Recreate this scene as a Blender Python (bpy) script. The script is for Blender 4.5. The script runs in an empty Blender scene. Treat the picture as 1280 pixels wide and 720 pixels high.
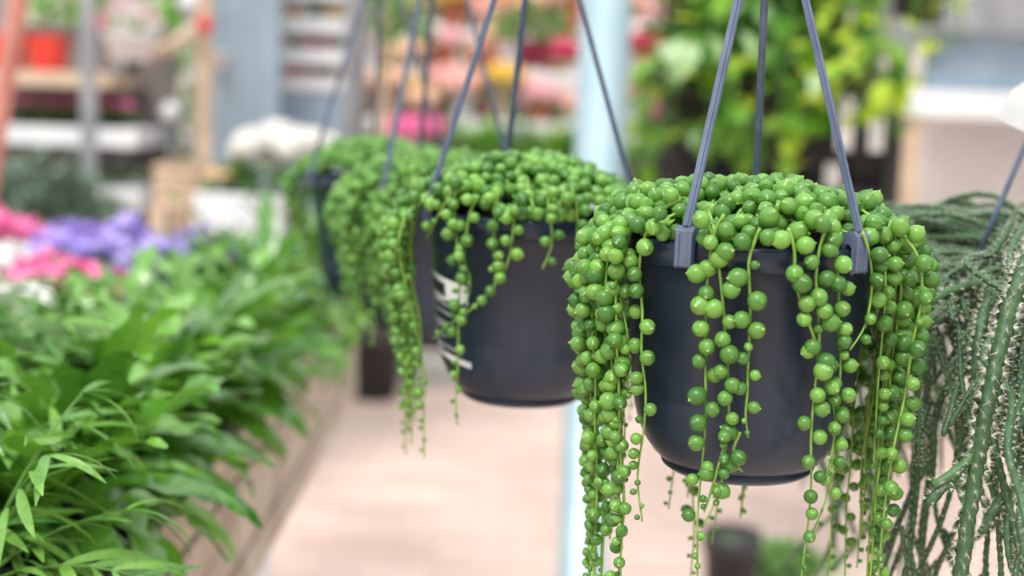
import bpy, math, random
from mathutils import Vector, Matrix, Quaternion
R = math.radians
PI = math.pi
rng = random.Random(7)
scene = bpy.context.scene
col = scene.collection

# ------------------------------------------------------------------ camera
FPX = 1778.0                       # focal length in pixels of a 1280 wide frame
EYE = Vector((0, 0, 1.35))
PITCH, ROLL = 7.5, 2.0
camd = bpy.data.cameras.new('camera'); cam = bpy.data.objects.new('camera', camd); col.objects.link(cam)
camd.sensor_width = 36; camd.lens = 36 * FPX / 1280
camd.clip_start = .02
MC = Matrix.Rotation(R(90 - PITCH), 4, 'X') @ Matrix.Rotation(R(ROLL), 4, 'Z')
cam.matrix_world = Matrix.Translation(EYE) @ MC
camd.dof.use_dof = True
camd.dof.focus_distance = .905
camd.dof.aperture_fstop = 3.3
camd.dof.aperture_blades = 0
scene.camera = cam

# ------------------------------------------------------------------ world, sun, exposure
world = bpy.data.worlds.new('world'); scene.world = world; world.use_nodes = True
wn = world.node_tree.nodes; wl = world.node_tree.links; wn.clear()
wo = wn.new('ShaderNodeOutputWorld'); wb = wn.new('ShaderNodeBackground')
tc = wn.new('ShaderNodeTexCoord'); sp = wn.new('ShaderNodeSeparateXYZ')
mr = wn.new('ShaderNodeMapRange'); mr.inputs[1].default_value = 0; mr.inputs[2].default_value = 1
mr.inputs[3].default_value = .42; mr.inputs[4].default_value = 1.5         # overcast sky: three times brighter overhead
wl.new(tc.outputs['Generated'], sp.inputs[0]); wl.new(sp.outputs['Z'], mr.inputs[0])
wb.inputs['Color'].default_value = (.95, .98, 1, 1)
wl.new(mr.outputs[0], wb.inputs['Strength']); wl.new(wb.outputs[0], wo.inputs[0])
sd = bpy.data.lights.new('sun', 'SUN'); sun = bpy.data.objects.new('sun', sd); col.objects.link(sun)
sd.energy = 2.2; sd.angle = R(28); sd.color = (1, .97, .92)
sun.rotation_euler = (R(30), R(-14), 0)
scene.view_settings.view_transform = 'Standard'; scene.view_settings.look = 'None'
scene.view_settings.gamma = 1; scene.view_settings.use_curve_mapping = False
scene.view_settings.exposure = .42
scene.cycles.use_denoising = True

# ------------------------------------------------------------------ helpers
def P(px, py, d):
    """a point at depth d along the camera axis, seen at a pixel"""
    return EYE + MC.to_3x3() @ Vector(((px - 640) / FPX * d, -(py - 360) / FPX * d, -d))
def at(px, py, Y):
    """the same with the distance given as the world's Y"""
    v = MC.to_3x3() @ Vector(((px - 640) / FPX, -(py - 360) / FPX, -1))
    return EYE + v * (Y / v.y)
def depth(p): return -((MC.to_3x3().transposed() @ (Vector(p) - EYE)).z)

def srgb(r, g, b):
    f = lambda c: (c / 255 / 12.92) if c / 255 <= .04045 else ((c / 255 + .055) / 1.055) ** 2.4
    return (f(r), f(g), f(b), 1)

def mat(name, c, rough=.5, c2=None, scale=20., bump=0., trans=0., spec=.5, metal=0., vary=0., detail=4, sss=0., coat=0.):
    """procedural material: two tones mixed by noise, optional bump, per object and per piece variation, translucency"""
    m = bpy.data.materials.new(name); m.use_nodes = True
    n, l = m.node_tree.nodes, m.node_tree.links; n.clear()
    out = n.new('ShaderNodeOutputMaterial'); b = n.new('ShaderNodeBsdfPrincipled')
    b.inputs['Roughness'].default_value = rough; b.inputs['Metallic'].default_value = metal
    b.inputs['Specular IOR Level'].default_value = spec
    if coat: b.inputs['Coat Weight'].default_value = coat; b.inputs['Coat Roughness'].default_value = .2
    t = n.new('ShaderNodeTexCoord'); nz = n.new('ShaderNodeTexNoise')
    nz.inputs['Scale'].default_value = scale; nz.inputs['Detail'].default_value = detail
    l.new(t.outputs['Object'], nz.inputs['Vector'])
    mx = n.new('ShaderNodeMix'); mx.data_type = 'RGBA'
    mx.inputs[6].default_value = c; mx.inputs[7].default_value = c2 or tuple(x * .8 for x in c[:3]) + (1,)
    rp = n.new('ShaderNodeMapRange'); rp.inputs[1].default_value = .35; rp.inputs[2].default_value = .65
    l.new(nz.outputs['Fac'], rp.inputs[0]); fac = rp.outputs[0]
    if vary:
        oi = n.new('ShaderNodeObjectInfo'); ge = n.new('ShaderNodeNewGeometry')
        ad = n.new('ShaderNodeMath'); ad.operation = 'ADD'
        l.new(oi.outputs['Random'], ad.inputs[0]); l.new(ge.outputs['Random Per Island'], ad.inputs[1])
        fr = n.new('ShaderNodeMath'); fr.operation = 'FRACT'; l.new(ad.outputs[0], fr.inputs[0])
        mm = n.new('ShaderNodeMix'); mm.data_type = 'FLOAT'; mm.inputs[0].default_value = vary
        l.new(rp.outputs[0], mm.inputs[2]); l.new(fr.outputs[0], mm.inputs[3]); fac = mm.outputs[0]
    l.new(fac, mx.inputs[0]); l.new(mx.outputs[2], b.inputs['Base Color'])
    if sss:
        b.inputs['Subsurface Weight'].default_value = sss; b.inputs['Subsurface Radius'].default_value = (.3, .8, .15)
        b.inputs['Subsurface Scale'].default_value = .004
    if bump:
        bp = n.new('ShaderNodeBump'); bp.inputs['Strength'].default_value = bump; bp.inputs['Distance'].default_value = .003
        l.new(nz.outputs['Fac'], bp.inputs['Height']); l.new(bp.outputs[0], b.inputs['Normal'])
    sh = b.outputs[0]
    if trans:
        tr = n.new('ShaderNodeBsdfTranslucent'); l.new(mx.outputs[2], tr.inputs[0])
        ms = n.new('ShaderNodeMixShader'); ms.inputs[0].default_value = trans
        l.new(sh, ms.inputs[1]); l.new(tr.outputs[0], ms.inputs[2]); sh = ms.outputs[0]
    l.new(sh, out.inputs[0])
    return m

class MB:
    def __init__(s): s.v = []; s.f = []; s.loc = []
    def add(s, vs, fs, M=None, loc=None):
        o = len(s.v)
        s.v += [tuple(M @ Vector(q)) if M else tuple(q) for q in vs]
        s.f += [tuple(i + o for i in q) for q in fs]
        if loc is not None: s.loc += loc
        return s
    def box(s, a, b, M=None):
        x0, y0, z0 = a; x1, y1, z1 = b
        v = [(x0,y0,z0),(x1,y0,z0),(x1,y1,z0),(x0,y1,z0),(x0,y0,z1),(x1,y0,z1),(x1,y1,z1),(x0,y1,z1)]
        return s.add(v, [(0,3,2,1),(4,5,6,7),(0,1,5,4),(1,2,6,5),(2,3,7,6),(3,0,4,7)], M)
    def tube(s, pts, r, n=6, cap=True, flat=1.0):
        pts = [Vector(p) for p in pts]; k = len(pts)
        rr = r if callable(r) else (lambda t: r)
        T0 = (pts[1] - pts[0]).normalized()
        a = Vector((0, 0, 1)) if abs(T0.z) < .9 else Vector((1, 0, 0))
        N = T0.cross(a).normalized(); vs = []; fs = []
        for i, p in enumerate(pts):
            T = (pts[min(i+1, k-1)] - pts[max(i-1, 0)]).normalized()
            N = (N - T * N.dot(T))
            N = N.normalized() if N.length > 1e-6 else T.orthogonal().normalized()
            B = T.cross(N)
            for j in range(n):
                an = 2 * PI * j / n; q = rr(i / (k - 1))
                vs.append(p + N * (q * math.cos(an)) + B * (q * flat * math.sin(an)))
        for i in range(k - 1):
            for j in range(n):
                fs.append((i*n+j, i*n+(j+1) % n, (i+1)*n+(j+1) % n, (i+1)*n+j))
        if cap: fs += [tuple(range(n))[::-1], tuple((k-1)*n+j for j in range(n))]
        return s.add(vs, fs)
    def lathe(s, prof, n=32, M=None, a0=0, a1=2*PI):
        vs = []; fs = []; full = abs(a1 - a0 - 2*PI) < 1e-6; m = n if full else n + 1
        for r, z in prof:
            for j in range(m):
                an = a0 + (a1 - a0) * j / n; vs.append((r*math.cos(an), r*math.sin(an), z))
        for i in range(len(prof) - 1):
            for j in range(n):
                fs.append((i*m+j, i*m+(j+1) % m, (i+1)*m+(j+1) % m, (i+1)*m+j))
        return s.add(vs, fs, M)
    def mesh(s, name, m, smooth=True):
        me = bpy.data.meshes.new(name); me.from_pydata(s.v, [], s.f)
        if m: me.materials.append(m)
        if s.loc:
            at_ = me.attributes.new('loc', 'FLOAT_VECTOR', 'POINT')
            at_.data.foreach_set('vector', [c for q in s.loc for c in q])
        if smooth: me.polygons.foreach_set('use_smooth', [True] * len(me.polygons))
        me.update(); return me
    def build(s, name, m, parent=None, smooth=True):
        return link(name, s.mesh(name, m, smooth), parent)

def link(name, me, parent=None):
    o = bpy.data.objects.new(name, me); col.objects.link(o)
    if parent: o.parent = parent
    return o
def tag(o, label=None, cat=None, group=None, kind=None):
    if label: o['label'] = label
    if cat: o['category'] = cat
    if group: o['group'] = group
    if kind: o['kind'] = kind
    return o
def thing(name, loc, label, cat, group=None, rz=0):
    o = bpy.data.objects.new(name, None); col.objects.link(o); o.location = loc; o.rotation_euler.z = rz
    o.empty_display_size = .05
    return tag(o, label, cat, group)
def structure(o): o['kind'] = 'structure'; return o
def bevel(o, w=.003, seg=2):
    b = o.modifiers.new('bevel', 'BEVEL'); b.width = w; b.segments = seg; b.limit_method = 'ANGLE'; b.angle_limit = R(50)
    return o
def box_obj(name, a, b, m, parent=None, bev=.003):
    o = MB().box(a, b).build(name, m, parent, smooth=False)
    return bevel(o, bev) if bev else o
def smooth_path(pts, k=4):
    """Catmull-Rom through points"""
    pts = [Vector(p) for p in pts]; out = []
    for i in range(len(pts) - 1):
        p0, p1, p2, p3 = pts[max(i-1, 0)], pts[i], pts[i+1], pts[min(i+2, len(pts)-1)]
        for j in range(k):
            t = j / k
            out.append(.5*((2*p1)+(p2-p0)*t+(2*p0-5*p1+4*p2-p3)*t*t+(3*p1-p0-3*p2+p3)*t**3))
    out.append(pts[-1]); return out
def place(o, loc, az, el, roll, s):
    """local +Y goes along azimuth az at elevation el"""
    o.location = loc
    o.rotation_mode = 'QUATERNION'
    o.rotation_quaternion = Quaternion((0,0,1), az - PI/2) @ Quaternion((1,0,0), el) @ Quaternion((0,1,0), roll)
    o.scale = s if isinstance(s, tuple) else (s, s, s)
    return o

# ------------------------------------------------------------------ materials
def bead_material():
    m = mat('pearl_leaf', srgb(128, 182, 78), .29, srgb(54, 108, 40), 260, .04, spec=.5, vary=.8, sss=.0)
    n, l = m.node_tree.nodes, m.node_tree.links
    b = next(q for q in n if q.type == 'BSDF_PRINCIPLED')
    mx = next(q for q in n if q.type == 'MIX' and q.data_type == 'RGBA')
    a = n.new('ShaderNodeAttribute'); a.attribute_name = 'loc'
    s = n.new('ShaderNodeSeparateXYZ'); l.new(a.outputs['Vector'], s.inputs[0])
    # the narrow window slit along the side of a pearl
    ab = n.new('ShaderNodeMath'); ab.operation = 'ABSOLUTE'; l.new(s.outputs[0], ab.inputs[0])
    lt = n.new('ShaderNodeMapRange'); lt.inputs[1].default_value = .03; lt.inputs[2].default_value = .1
    lt.inputs[3].default_value = .55; lt.inputs[4].default_value = 0; l.new(ab.outputs[0], lt.inputs[0])
    gt = n.new('ShaderNodeMath'); gt.operation = 'GREATER_THAN'; gt.inputs[1].default_value = .25; l.new(s.outputs[1], gt.inputs[0])
    mu = n.new('ShaderNodeMath'); mu.operation = 'MULTIPLY'; l.new(lt.outputs[0], mu.inputs[0]); l.new(gt.outputs[0], mu.inputs[1])
    m2 = n.new('ShaderNodeMix'); m2.data_type = 'RGBA'; m2.inputs[7].default_value = srgb(48, 100, 38)
    l.new(mu.outputs[0], m2.inputs[0]); l.new(mx.outputs[2], m2.inputs[6])
    # pale dry tip
    tp = n.new('ShaderNodeMapRange'); tp.inputs[1].default_value = 1.08; tp.inputs[2].default_value = 1.22; l.new(s.outputs[2], tp.inputs[0])
    m3 = n.new('ShaderNodeMix'); m3.data_type = 'RGBA'; m3.inputs[7].default_value = srgb(190, 200, 130)
    l.new(tp.outputs[0], m3.inputs[0]); l.new(m2.outputs[2], m3.inputs[6]); l.new(m3.outputs[2], b.inputs['Base Color'])
    tr = n.new('ShaderNodeBsdfTranslucent'); l.new(m3.outputs[2], tr.inputs[0])
    ms = n.new('ShaderNodeMixShader'); ms.inputs[0].default_value = .12
    out = next(q for q in n if q.type == 'OUTPUT_MATERIAL')
    l.new(b.outputs[0], ms.inputs[1]); l.new(tr.outputs[0], ms.inputs[2]); l.new(ms.outputs[0], out.inputs[0])
    return m
M = {}
M['bead'] = bead_material()
M['vine'] = mat('vine_stem', srgb(150, 185, 85), .5, srgb(112, 158, 62), 90)
M['pot'] = mat('slate_plastic', srgb(32, 44, 62), .3, srgb(45, 57, 75), 22, .03, spec=.4)
M['strap'] = mat('strap_plastic', srgb(98, 110, 134), .4, srgb(84, 95, 118), 60, .05)
M['soil'] = mat('soil', srgb(52, 40, 30), .95, srgb(30, 24, 18), 160, .6)
M['paper'] = mat('paper', srgb(238, 240, 240), .6, srgb(226, 228, 230), 30)
M['ink'] = mat('ink', srgb(40, 42, 46), .6)
M['inkgrey'] = mat('ink_grey', srgb(150, 156, 162), .6)
M['cactus'] = mat('cactus_skin', srgb(82, 118, 76), .5, srgb(40, 72, 42), 160, .2, vary=.5)
M['bristle'] = mat('bristle', srgb(244, 242, 230), .6, srgb(220, 216, 196), 50, trans=.3)
M['floor'] = mat('floor', srgb(222, 200, 188), .8)
M['wood'] = mat('grey_wood', srgb(196, 182, 166), .7, srgb(158, 142, 126), 9, .25)
M['blackplastic'] = mat('black_plastic', srgb(38, 38, 40), .45, srgb(52, 52, 54), 30)
M['steel'] = mat('galvanised', srgb(176, 198, 206), .38, srgb(160, 184, 194), 7, metal=.45, spec=.6)
M['steel_blue'] = mat('blue_steel', srgb(164, 184, 198), .5, srgb(146, 166, 182), 5)
M['steel_grey'] = mat('grey_steel', srgb(158, 160, 164), .45, srgb(138, 140, 146), 8)
M['white'] = mat('white_paint', srgb(240, 240, 242), .5, srgb(226, 228, 232), 6)
M['cream'] = mat('cream_wall', srgb(222, 216, 210), .8, srgb(206, 198, 192), 2.5)
M['palewall'] = mat('pale_wall', srgb(232, 230, 228), .8, srgb(216, 212, 210), 2.5)
M['tan'] = mat('tan_wood', srgb(214, 192, 168), .7, srgb(192, 168, 142), 8)
M['terracotta'] = mat('terracotta', srgb(206, 122, 92), .75, srgb(186, 100, 74), 12, .1)
M['pinkpole'] = mat('pink_paint', srgb(222, 150, 134), .5, srgb(206, 132, 118), 6)
M['redpot'] = mat('red_plastic', srgb(226, 66, 48), .4, srgb(206, 50, 38), 8)
M['maroon'] = mat('maroon_plastic', srgb(160, 50, 88), .4, srgb(140, 40, 74), 8)
M['orange'] = mat('orange_plastic', srgb(232, 120, 66), .4, srgb(216, 100, 50), 8)
M['dark'] = mat('dark_shelf', srgb(58, 54, 54), .7, srgb(44, 42, 42), 8)
M['kerb'] = mat('kerb_stone', srgb(178, 178, 174), .8, srgb(162, 162, 158), 10)
LEAF = {
 'fern': mat('fern_leaf', srgb(130, 190, 62), .22, srgb(44, 102, 30), 16, trans=.22, vary=.8, spec=.7, coat=.5),
 'palm': mat('palm_leaf', srgb(134, 184, 80), .36, srgb(52, 108, 46), 14, trans=.22, vary=.75),
 'light': mat('variegated_leaf', srgb(206, 224, 180), .4, srgb(118, 172, 92), 22, trans=.2, vary=.15),
 'pothos': mat('pothos_leaf', srgb(156, 208, 78), .35, srgb(68, 134, 38), 10, trans=.4, vary=.85),
 'lime': mat('lime_leaf', srgb(222, 238, 90), .4, srgb(176, 214, 60), 10, trans=.4, vary=.85),
 'mid': mat('mid_leaf', srgb(136, 182, 92), .5, srgb(76, 126, 58), 14, trans=.25, vary=.8),
 'dusty': mat('dusty_leaf', srgb(136, 162, 140), .6, srgb(94, 118, 100), 14, trans=.15, vary=.8),
 'violetleaf': mat('violet_leaf', srgb(120, 142, 104), .7, srgb(88, 108, 80), 14, trans=.12, vary=.8),
}
PET = {}
for k, a, b in (('purple', (202,186,243), (160,136,228)), ('pink', (250,152,200), (240,108,170)), ('hotpink', (240,46,128), (220,24,104)),
                ('white', (250,248,246), (236,234,228)), ('yellow', (250,224,110), (244,204,80)), ('salmon', (252,214,206), (246,184,174)),
                ('peach', (252,226,200), (248,206,174)), ('palepink', (250,206,210), (240,176,188)), ('red', (226,52,52), (200,34,40)),
                ('orange', (240,140,70), (228,110,44))):
    PET[k] = mat('petal_' + k, srgb(*a), .6, srgb(*b), 30, trans=.25, vary=.7)

# ------------------------------------------------------------------ setting: paved floor and far wall
def floor_material():
    m = M['floor']; n, l = m.node_tree.nodes, m.node_tree.links
    b = next(q for q in n if q.type == 'BSDF_PRINCIPLED')
    t = n.new('ShaderNodeTexCoord'); br = n.new('ShaderNodeTexBrick')
    br.inputs['Scale'].default_value = 1; br.inputs['Brick Width'].default_value = .21; br.inputs['Row Height'].default_value = .105
    br.inputs['Mortar Size'].default_value = .004
    br.inputs['Color1'].default_value = srgb(214, 190, 178); br.inputs['Color2'].default_value = srgb(198, 172, 160)
    br.inputs['Mortar'].default_value = srgb(188, 166, 156)
    nz = n.new('ShaderNodeTexNoise'); nz.inputs['Scale'].default_value = 1.4; nz.inputs['Detail'].default_value = 3
    l.new(t.outputs['Object'], nz.inputs[0]); l.new(t.outputs['Object'], br.inputs['Vector'])
    mp = n.new('ShaderNodeMapRange'); mp.inputs[3].default_value = .88; mp.inputs[4].default_value = 1.08
    mp.inputs[1].default_value = .3; mp.inputs[2].default_value = .7
    l.new(nz.outputs['Fac'], mp.inputs[0])
    mu = n.new('ShaderNodeMix'); mu.data_type = 'RGBA'; mu.blend_type = 'MULTIPLY'; mu.inputs[0].default_value = 1
    l.new(br.outputs['Color'], mu.inputs[6]); l.new(mp.outputs[0], mu.inputs[7]); l.new(mu.outputs[2], b.inputs['Base Color'])
floor_material()
fl = MB().box((-14, -12, -.1), (14, 10.2, 0)).build('floor', M['floor'], None, False); structure(fl)
wb_ = MB().box((-9, 9.6, 0), (9, 9.75, 4.2)).build('wall_back', M['cream'], None, False); structure(wb_)
for x in range(-8, 9, 2):
    o = MB().box((x - .04, 9.52, 0), (x + .04, 9.6, 4.2)).build('mullion', M['steel_grey'], wb_, False)
for z in (1.0, 2.1, 3.2):
    MB().box((-9, 9.54, z - .03), (9, 9.6, z + .03)).build('transom', M['steel_grey'], wb_, False)

# ------------------------------------------------------------------ pearls
BEAD_PROF = [(0, -1), (.45, -.9), (.8, -.6), (1, -.08), (.93, .4), (.66, .76), (.26, .99), (.07, 1.12), (0, 1.25)]
def bead_shape(seg=12, squash=1.0):
    mb = MB(); mb.lathe([(r, z * squash) for r, z in BEAD_PROF[1:-1]], seg)
    n = len(mb.v); mb.v += [(0, 0, -squash), (0, 0, 1.25 * squash)]
    k = len(BEAD_PROF) - 2
    for j in range(seg):
        mb.f.append((n, (j + 1) % seg, j)); mb.f.append((n + 1, (k - 1) * seg + j, (k - 1) * seg + (j + 1) % seg))
    mb.loc = list(mb.v)
    return mb
BEADS_HI = [bead_shape(12, q) for q in (1.0, 1.08, .96)]
BEAD_ME = [b.mesh('bead', M['bead']) for b in BEADS_HI]
BEADS_LO = [bead_shape(8, q) for q in (1.0, 1.1)]

RIM = .085
POT_H = .1575
POT_PROF = [(.0, -.136), (.070, -.112), (.0805, 0), (.0835, .0015), (.0855, .0005), (.0862, -.002), (.0858, -.0135), (.0845, -.0145),
            (.0815, -.0148), (.0808, -.0285), (.0795, -.0295), (.0735, -.101), (.0727, -.1025), (.0725, -.104), (.0712, -.114), (.0685, -.125), (.0635, -.136),
            (.0572, -.1448), (.0525, -.1490), (.0508, -.1500), (.0500, -.1512), (.0515, -.1518), (.0505, -.1540), (.0465, -.1568), (.040, -.1575), (0, -.1575)]
def body_radius(z):
    for (r0, z0), (r1, z1) in zip(POT_PROF[10:-1], POT_PROF[11:]):
        if z0 >= z >= z1 and z0 != z1: return r0 + (r1 - r0) * (z0 - z) / (z0 - z1)
    return .08

def string_beads(path, rnd, size=.0052, gap=.0105, start=.0, taper=.5, outward=None, tail=.12, curl=0.):
    """leaf positions along a stem: (position, direction, radius)"""
    L = [0.]
    for a, b in zip(path, path[1:]): L.append(L[-1] + (b - a).length)
    tot = L[-1]; s = start + rnd.uniform(.002, .008); out = []; side = rnd.uniform(0, 6.28); i = 0
    while s < tot - .003:
        while i < len(L) - 2 and L[i + 1] < s: i += 1
        t = (s - L[i]) / max(1e-6, L[i + 1] - L[i]); p = path[i].lerp(path[i + 1], t); T = (path[i + 1] - path[i]).normalized()
        f = s / tot
        side += rnd.uniform(1.9, 3.6)
        a = T.orthogonal().normalized(); b = T.cross(a)
        dr = a * math.cos(side) + b * math.sin(side)
        if outward:
            o = outward(p); q = dr.dot(o)
            if q < -.1: dr = dr - o * (2 * q)
            dr = dr + o * .05
        dr = (dr + Vector((0, 0, rnd.uniform(-.35, .3)))).normalized()
        r = size * (1 - taper * max(0, f - .45) / .55) * rnd.uniform(.82, 1.12)
        if f > 1 - tail: r *= .62
        if rnd.random() < .06: r *= .55
        out.append((p + dr * (r * 1.02 + .001), dr, r))
        s += gap * rnd.uniform(.7, 1.3) * (1 + .75 * max(0, f - .55)) * (r / size) ** .35
    return out

def planter(c, strap_deg, hook_h, label, manual=(), gens=(), n_single=300, seed=1, sticker=None, dome=(.036, 430), bead=.0052, lo=False):
    """a hanging slate plastic pot of string-of-pearls, rim centre at c"""
    rnd = random.Random(seed)
    base = Vector((c.x, c.y, c.z - POT_H))
    root = thing('hanging_planter', base, label, 'hanging plant', 'hanging pots of string-of-pearls')
    rim = Vector((0, 0, POT_H))
    Mr = Matrix.Translation(rim)
    MB().lathe(POT_PROF, 72, Mr).build('pot', M['pot'], root)
    pot = root.children[0]
    MB().lathe([(.0806, -.012), (.05, -.004), (.02, .004), (.0, .006)], 32, Mr).build('soil', M['soil'], root)
    # three hanger straps: a clip over the rim, a flat rod up to the shared hook
    hook = rim + Vector((0, 0, hook_h))
    for dg in strap_deg:
        a = R(dg); u = Vector((math.cos(a), math.sin(a), 0)); w = Vector((-u.y, u.x, 0))
        top = hook; foot = rim + u * .0885 + Vector((0, 0, .012))
        d = (top - foot).normalized(); side = w; nrm = d.cross(side).normalized()
        mb = MB()
        k = 12
        for i, (hw, ht) in enumerate(((.0027, .0012), (.0011, .0022))):       # flat band and its raised rib
            vs = []; fs = []
            for j in range(k + 1):
                t = j / k; p = foot.lerp(top, t) + u * (-.006 * math.sin(PI * t) * .0)
                for sx, sy in ((-1, -1), (1, -1), (1, 1), (-1, 1)): vs.append(p + side * (hw * sx) + nrm * (ht * sy))
            for j in range(k):
                for q in range(4): fs.append((j*4+q, j*4+(q+1) % 4, j*4+4+(q+1) % 4, j*4+4+q))
            fs += [(3, 2, 1, 0), (k*4, k*4+1, k*4+2, k*4+3)]
            mb.add(vs, fs)
        st = mb.build('hanger_strap', M['strap'], root, False)
        # clip: a saddle bent over the rim
        prof = [(.0795, -.004), (.0795, .006), (.083, .011), (.0885, .0125), (.0912, .009), (.0915, -.0125), (.0895, -.014), (.0888, -.0115), (.0888, .002), (.0868, .0048), (.083, .0048), (.0812, -.004)]
        cb = MB(); vs = []; n = len(prof)
        for y, sc in ((-.0062, 1), (-.0052, 1), (.0052, 1), (.0062, 1)):
            for r_, z_ in prof: vs.append(rim + u * r_ + w * y + Vector((0, 0, z_)))
        fs = [tuple(range(n)), tuple(range(3*n, 4*n))[::-1]]
        for q in range(3):
            for j in range(n): fs.append((q*n+j, q*n+(j+1) % n, (q+1)*n+(j+1) % n, (q+1)*n+j))
        cb.add(vs, fs)
        for y in (-.0058, .0030): cb.box((0, y, 0), (.0012, y + .0028, .0205), Matrix.Translation(rim) @ Matrix.Rotation(a, 4, 'Z') @ Matrix.Translation((.0912, 0, -.0125)))
        bevel(cb.build('rim_clip', M['strap'], st, False), .0007, 2)
    # hook
    hk = [hook + Vector((0, 0, -.004)), hook + Vector((0, 0, .012))] + [hook + Vector((.011 * math.cos(t) - .011 * 0, 0, .026 + .011 * math.sin(t))) for t in [R(q) for q in range(-60, 200, 20)]]
    MB().tube(smooth_path(hk, 2), .0022, 8).build('hook', M['strap'], root)
    if sticker:
        a0, a1, z0, z1, tilt = sticker
        def patch(ta, tb, za, zb, off):
            vs = []; fs = []; nn = 10
            for j in range(nn + 1):
                for za_ in (za, zb):
                    an = R(a0 + (a1 - a0) * (ta + (tb - ta) * j / nn)); z = z0 + (z1 - z0) * za_ - tilt * (ta + (tb - ta) * j / nn)
                    r_ = body_radius(z) + off
                    vs.append(rim + Vector((r_ * math.cos(an), r_ * math.sin(an), z)))
            for j in range(nn): fs.append((2*j, 2*j+2, 2*j+3, 2*j+1))
            return MB().add(vs, fs)
        lab = patch(0, 1, 0, 1, .0006).build('sticker', M['paper'], root); tag(lab, 'white printed sticker')
        patch(.08, .62, .78, .93, .0009).build('printed_block', M['ink'], lab)
        for i, (q0, q1, b0, b1) in enumerate(((.1, .7, .66, .7), (.1, .85, .56, .6), (.2, .8, .36, .47), (.1, .6, .26, .3), (.3, .9, .14, .18), (.1, .5, .06, .09))):
            patch(q0, q1, b0, b1, .0009).build('printed_line', M['inkgrey'], lab)
    feet = [rim + Vector((math.cos(R(g)), math.sin(R(g)), 0)) * .0885 for g in strap_deg]
    def clear(p):
        for f in feet:
            if (p - f - Vector((0, 0, max(-.02, min(.012, p.z - f.z))))).length < .0125: return False
            g = f + Vector((0, 0, .012)); t = max(0, min(1, (p - g).dot(hook - g) / (hook - g).length_squared))
            if (p - g.lerp(hook, t)).length < .0088: return False
        return True
    # stems
    def out_dir(p):
        q = p - rim; q.z = 0
        return q.normalized() if q.length > 1e-4 else Vector((0, -1, 0))
    stems = []; recs = []
    for pts in manual: stems.append(([Vector(p) - base for p in pts], .0, 1.0))
    for (th, L, bl) in gens:
        a = R(th); pts = []
        dth = rnd.uniform(-.12, .12); settle = rnd.uniform(.15, .5)
        for r_, z_ in ((.045, .026), (.066, .026), (.083, .018), (.088 + bl * .8, .002), (.0905 + bl, -.025)):
            pts.append(rim + Vector((math.cos(a) * r_, math.sin(a) * r_, z_)))
        k = max(2, int(L / .035))
        for i in range(1, k + 1):
            z_ = -.025 - (L - .025) * i / k; q = .0905 + bl * (1 - (1 - settle) * min(1, i / k * 1.6))
            aa = a + dth * i / k + rnd.uniform(-.03, .03)
            pts.append(rim + Vector((math.cos(aa) * q, math.sin(aa) * q, z_)))
        stems.append((smooth_path(pts, 4), .03, 1.0))
    # beads of the dome
    h, nb = dome; pts = []; tries = 0
    while len(pts) < nb and tries < 30000:
        tries += 1
        r_ = .088 * math.sqrt(rnd.random()); a = rnd.uniform(0, 2 * PI)
        lump = .008 * math.sin(3 * a + seed) * (r_ / .09) + .006 * math.sin(5 * a + 2 * seed)
        z_ = h * (1 - (r_ / .1) ** 2.4) + lump * (r_ / .09) + rnd.uniform(-.008, .006) + .002
        p = rim + Vector((r_ * math.cos(a), r_ * math.sin(a), max(z_, .006)))
        if clear(p) and all((p - q).length > bead * 1.62 for q, _ in pts):
            d = Vector((math.cos(a) * r_ / .07 + rnd.uniform(-.8, .8), math.sin(a) * r_ / .07 + rnd.uniform(-.8, .8), rnd.uniform(-.1, 1.2))).normalized()
            pts.append((p, d))
    for p, d in pts: recs.append((p, d, bead * rnd.uniform(.85, 1.22), None))
    # short creeping stems under the dome beads
    ct = MB()
    for i in range(26):
        a = rnd.uniform(0, 2 * PI); b_ = a + rnd.uniform(-.8, .8); q = []
        for t in range(6):
            r_ = .02 + .066 * t / 5; an = a + (b_ - a) * t / 5
            q.append(rim + Vector((r_ * math.cos(an), r_ * math.sin(an), h * (1 - (r_ / .1) ** 2.4) + .003 * math.sin(t * 2 + i))))
        ct.tube(smooth_path(q, 2), .0011, 5)
    ct.build('creeping_stems', M['vine'], root)
    objs = []
    for i, (path, st, _) in enumerate(stems):
        n = len(path)
        objs.append(MB().tube(path, lambda t: .00125 - .0006 * t, 5).build('trailing_stem', M['vine'], root))
        for (p, d, r) in string_beads(path, rnd, bead, outward=out_dir, start=st * rnd.uniform(.3, 1)):
            if clear(p): recs.append((p, d, r, i))
    # the leaves that show largest stand alone, the rest are joined
    recs.sort(key=lambda q: depth(base + q[0]) - q[2] * 6)
    for i, (p, d, r, k) in enumerate(recs[:n_single]):
        o = link('bead', rnd.choice(BEAD_ME), objs[k] if k is not None else root)
        o.location = p; o.rotation_mode = 'QUATERNION'
        o.rotation_quaternion = d.to_track_quat('Z', 'Y') @ Quaternion((0, 0, 1), rnd.uniform(0, 6.28)); o.scale = (r, r, r)
    mb = MB()
    for p, d, r, k in recs[n_single:]:
        src = rnd.choice(BEADS_LO if lo else BEADS_HI)
        Mx = Matrix.LocRotScale(p, d.to_track_quat('Z', 'Y') @ Quaternion((0, 0, 1), rnd.uniform(0, 6.28)), Vector((r, r, r)))
        mb.add(src.v, src.f, Mx, src.loc)
    if mb.v: mb.build('bead_mass', M['bead'], root)['kind'] = 'stuff'
    return root

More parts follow.
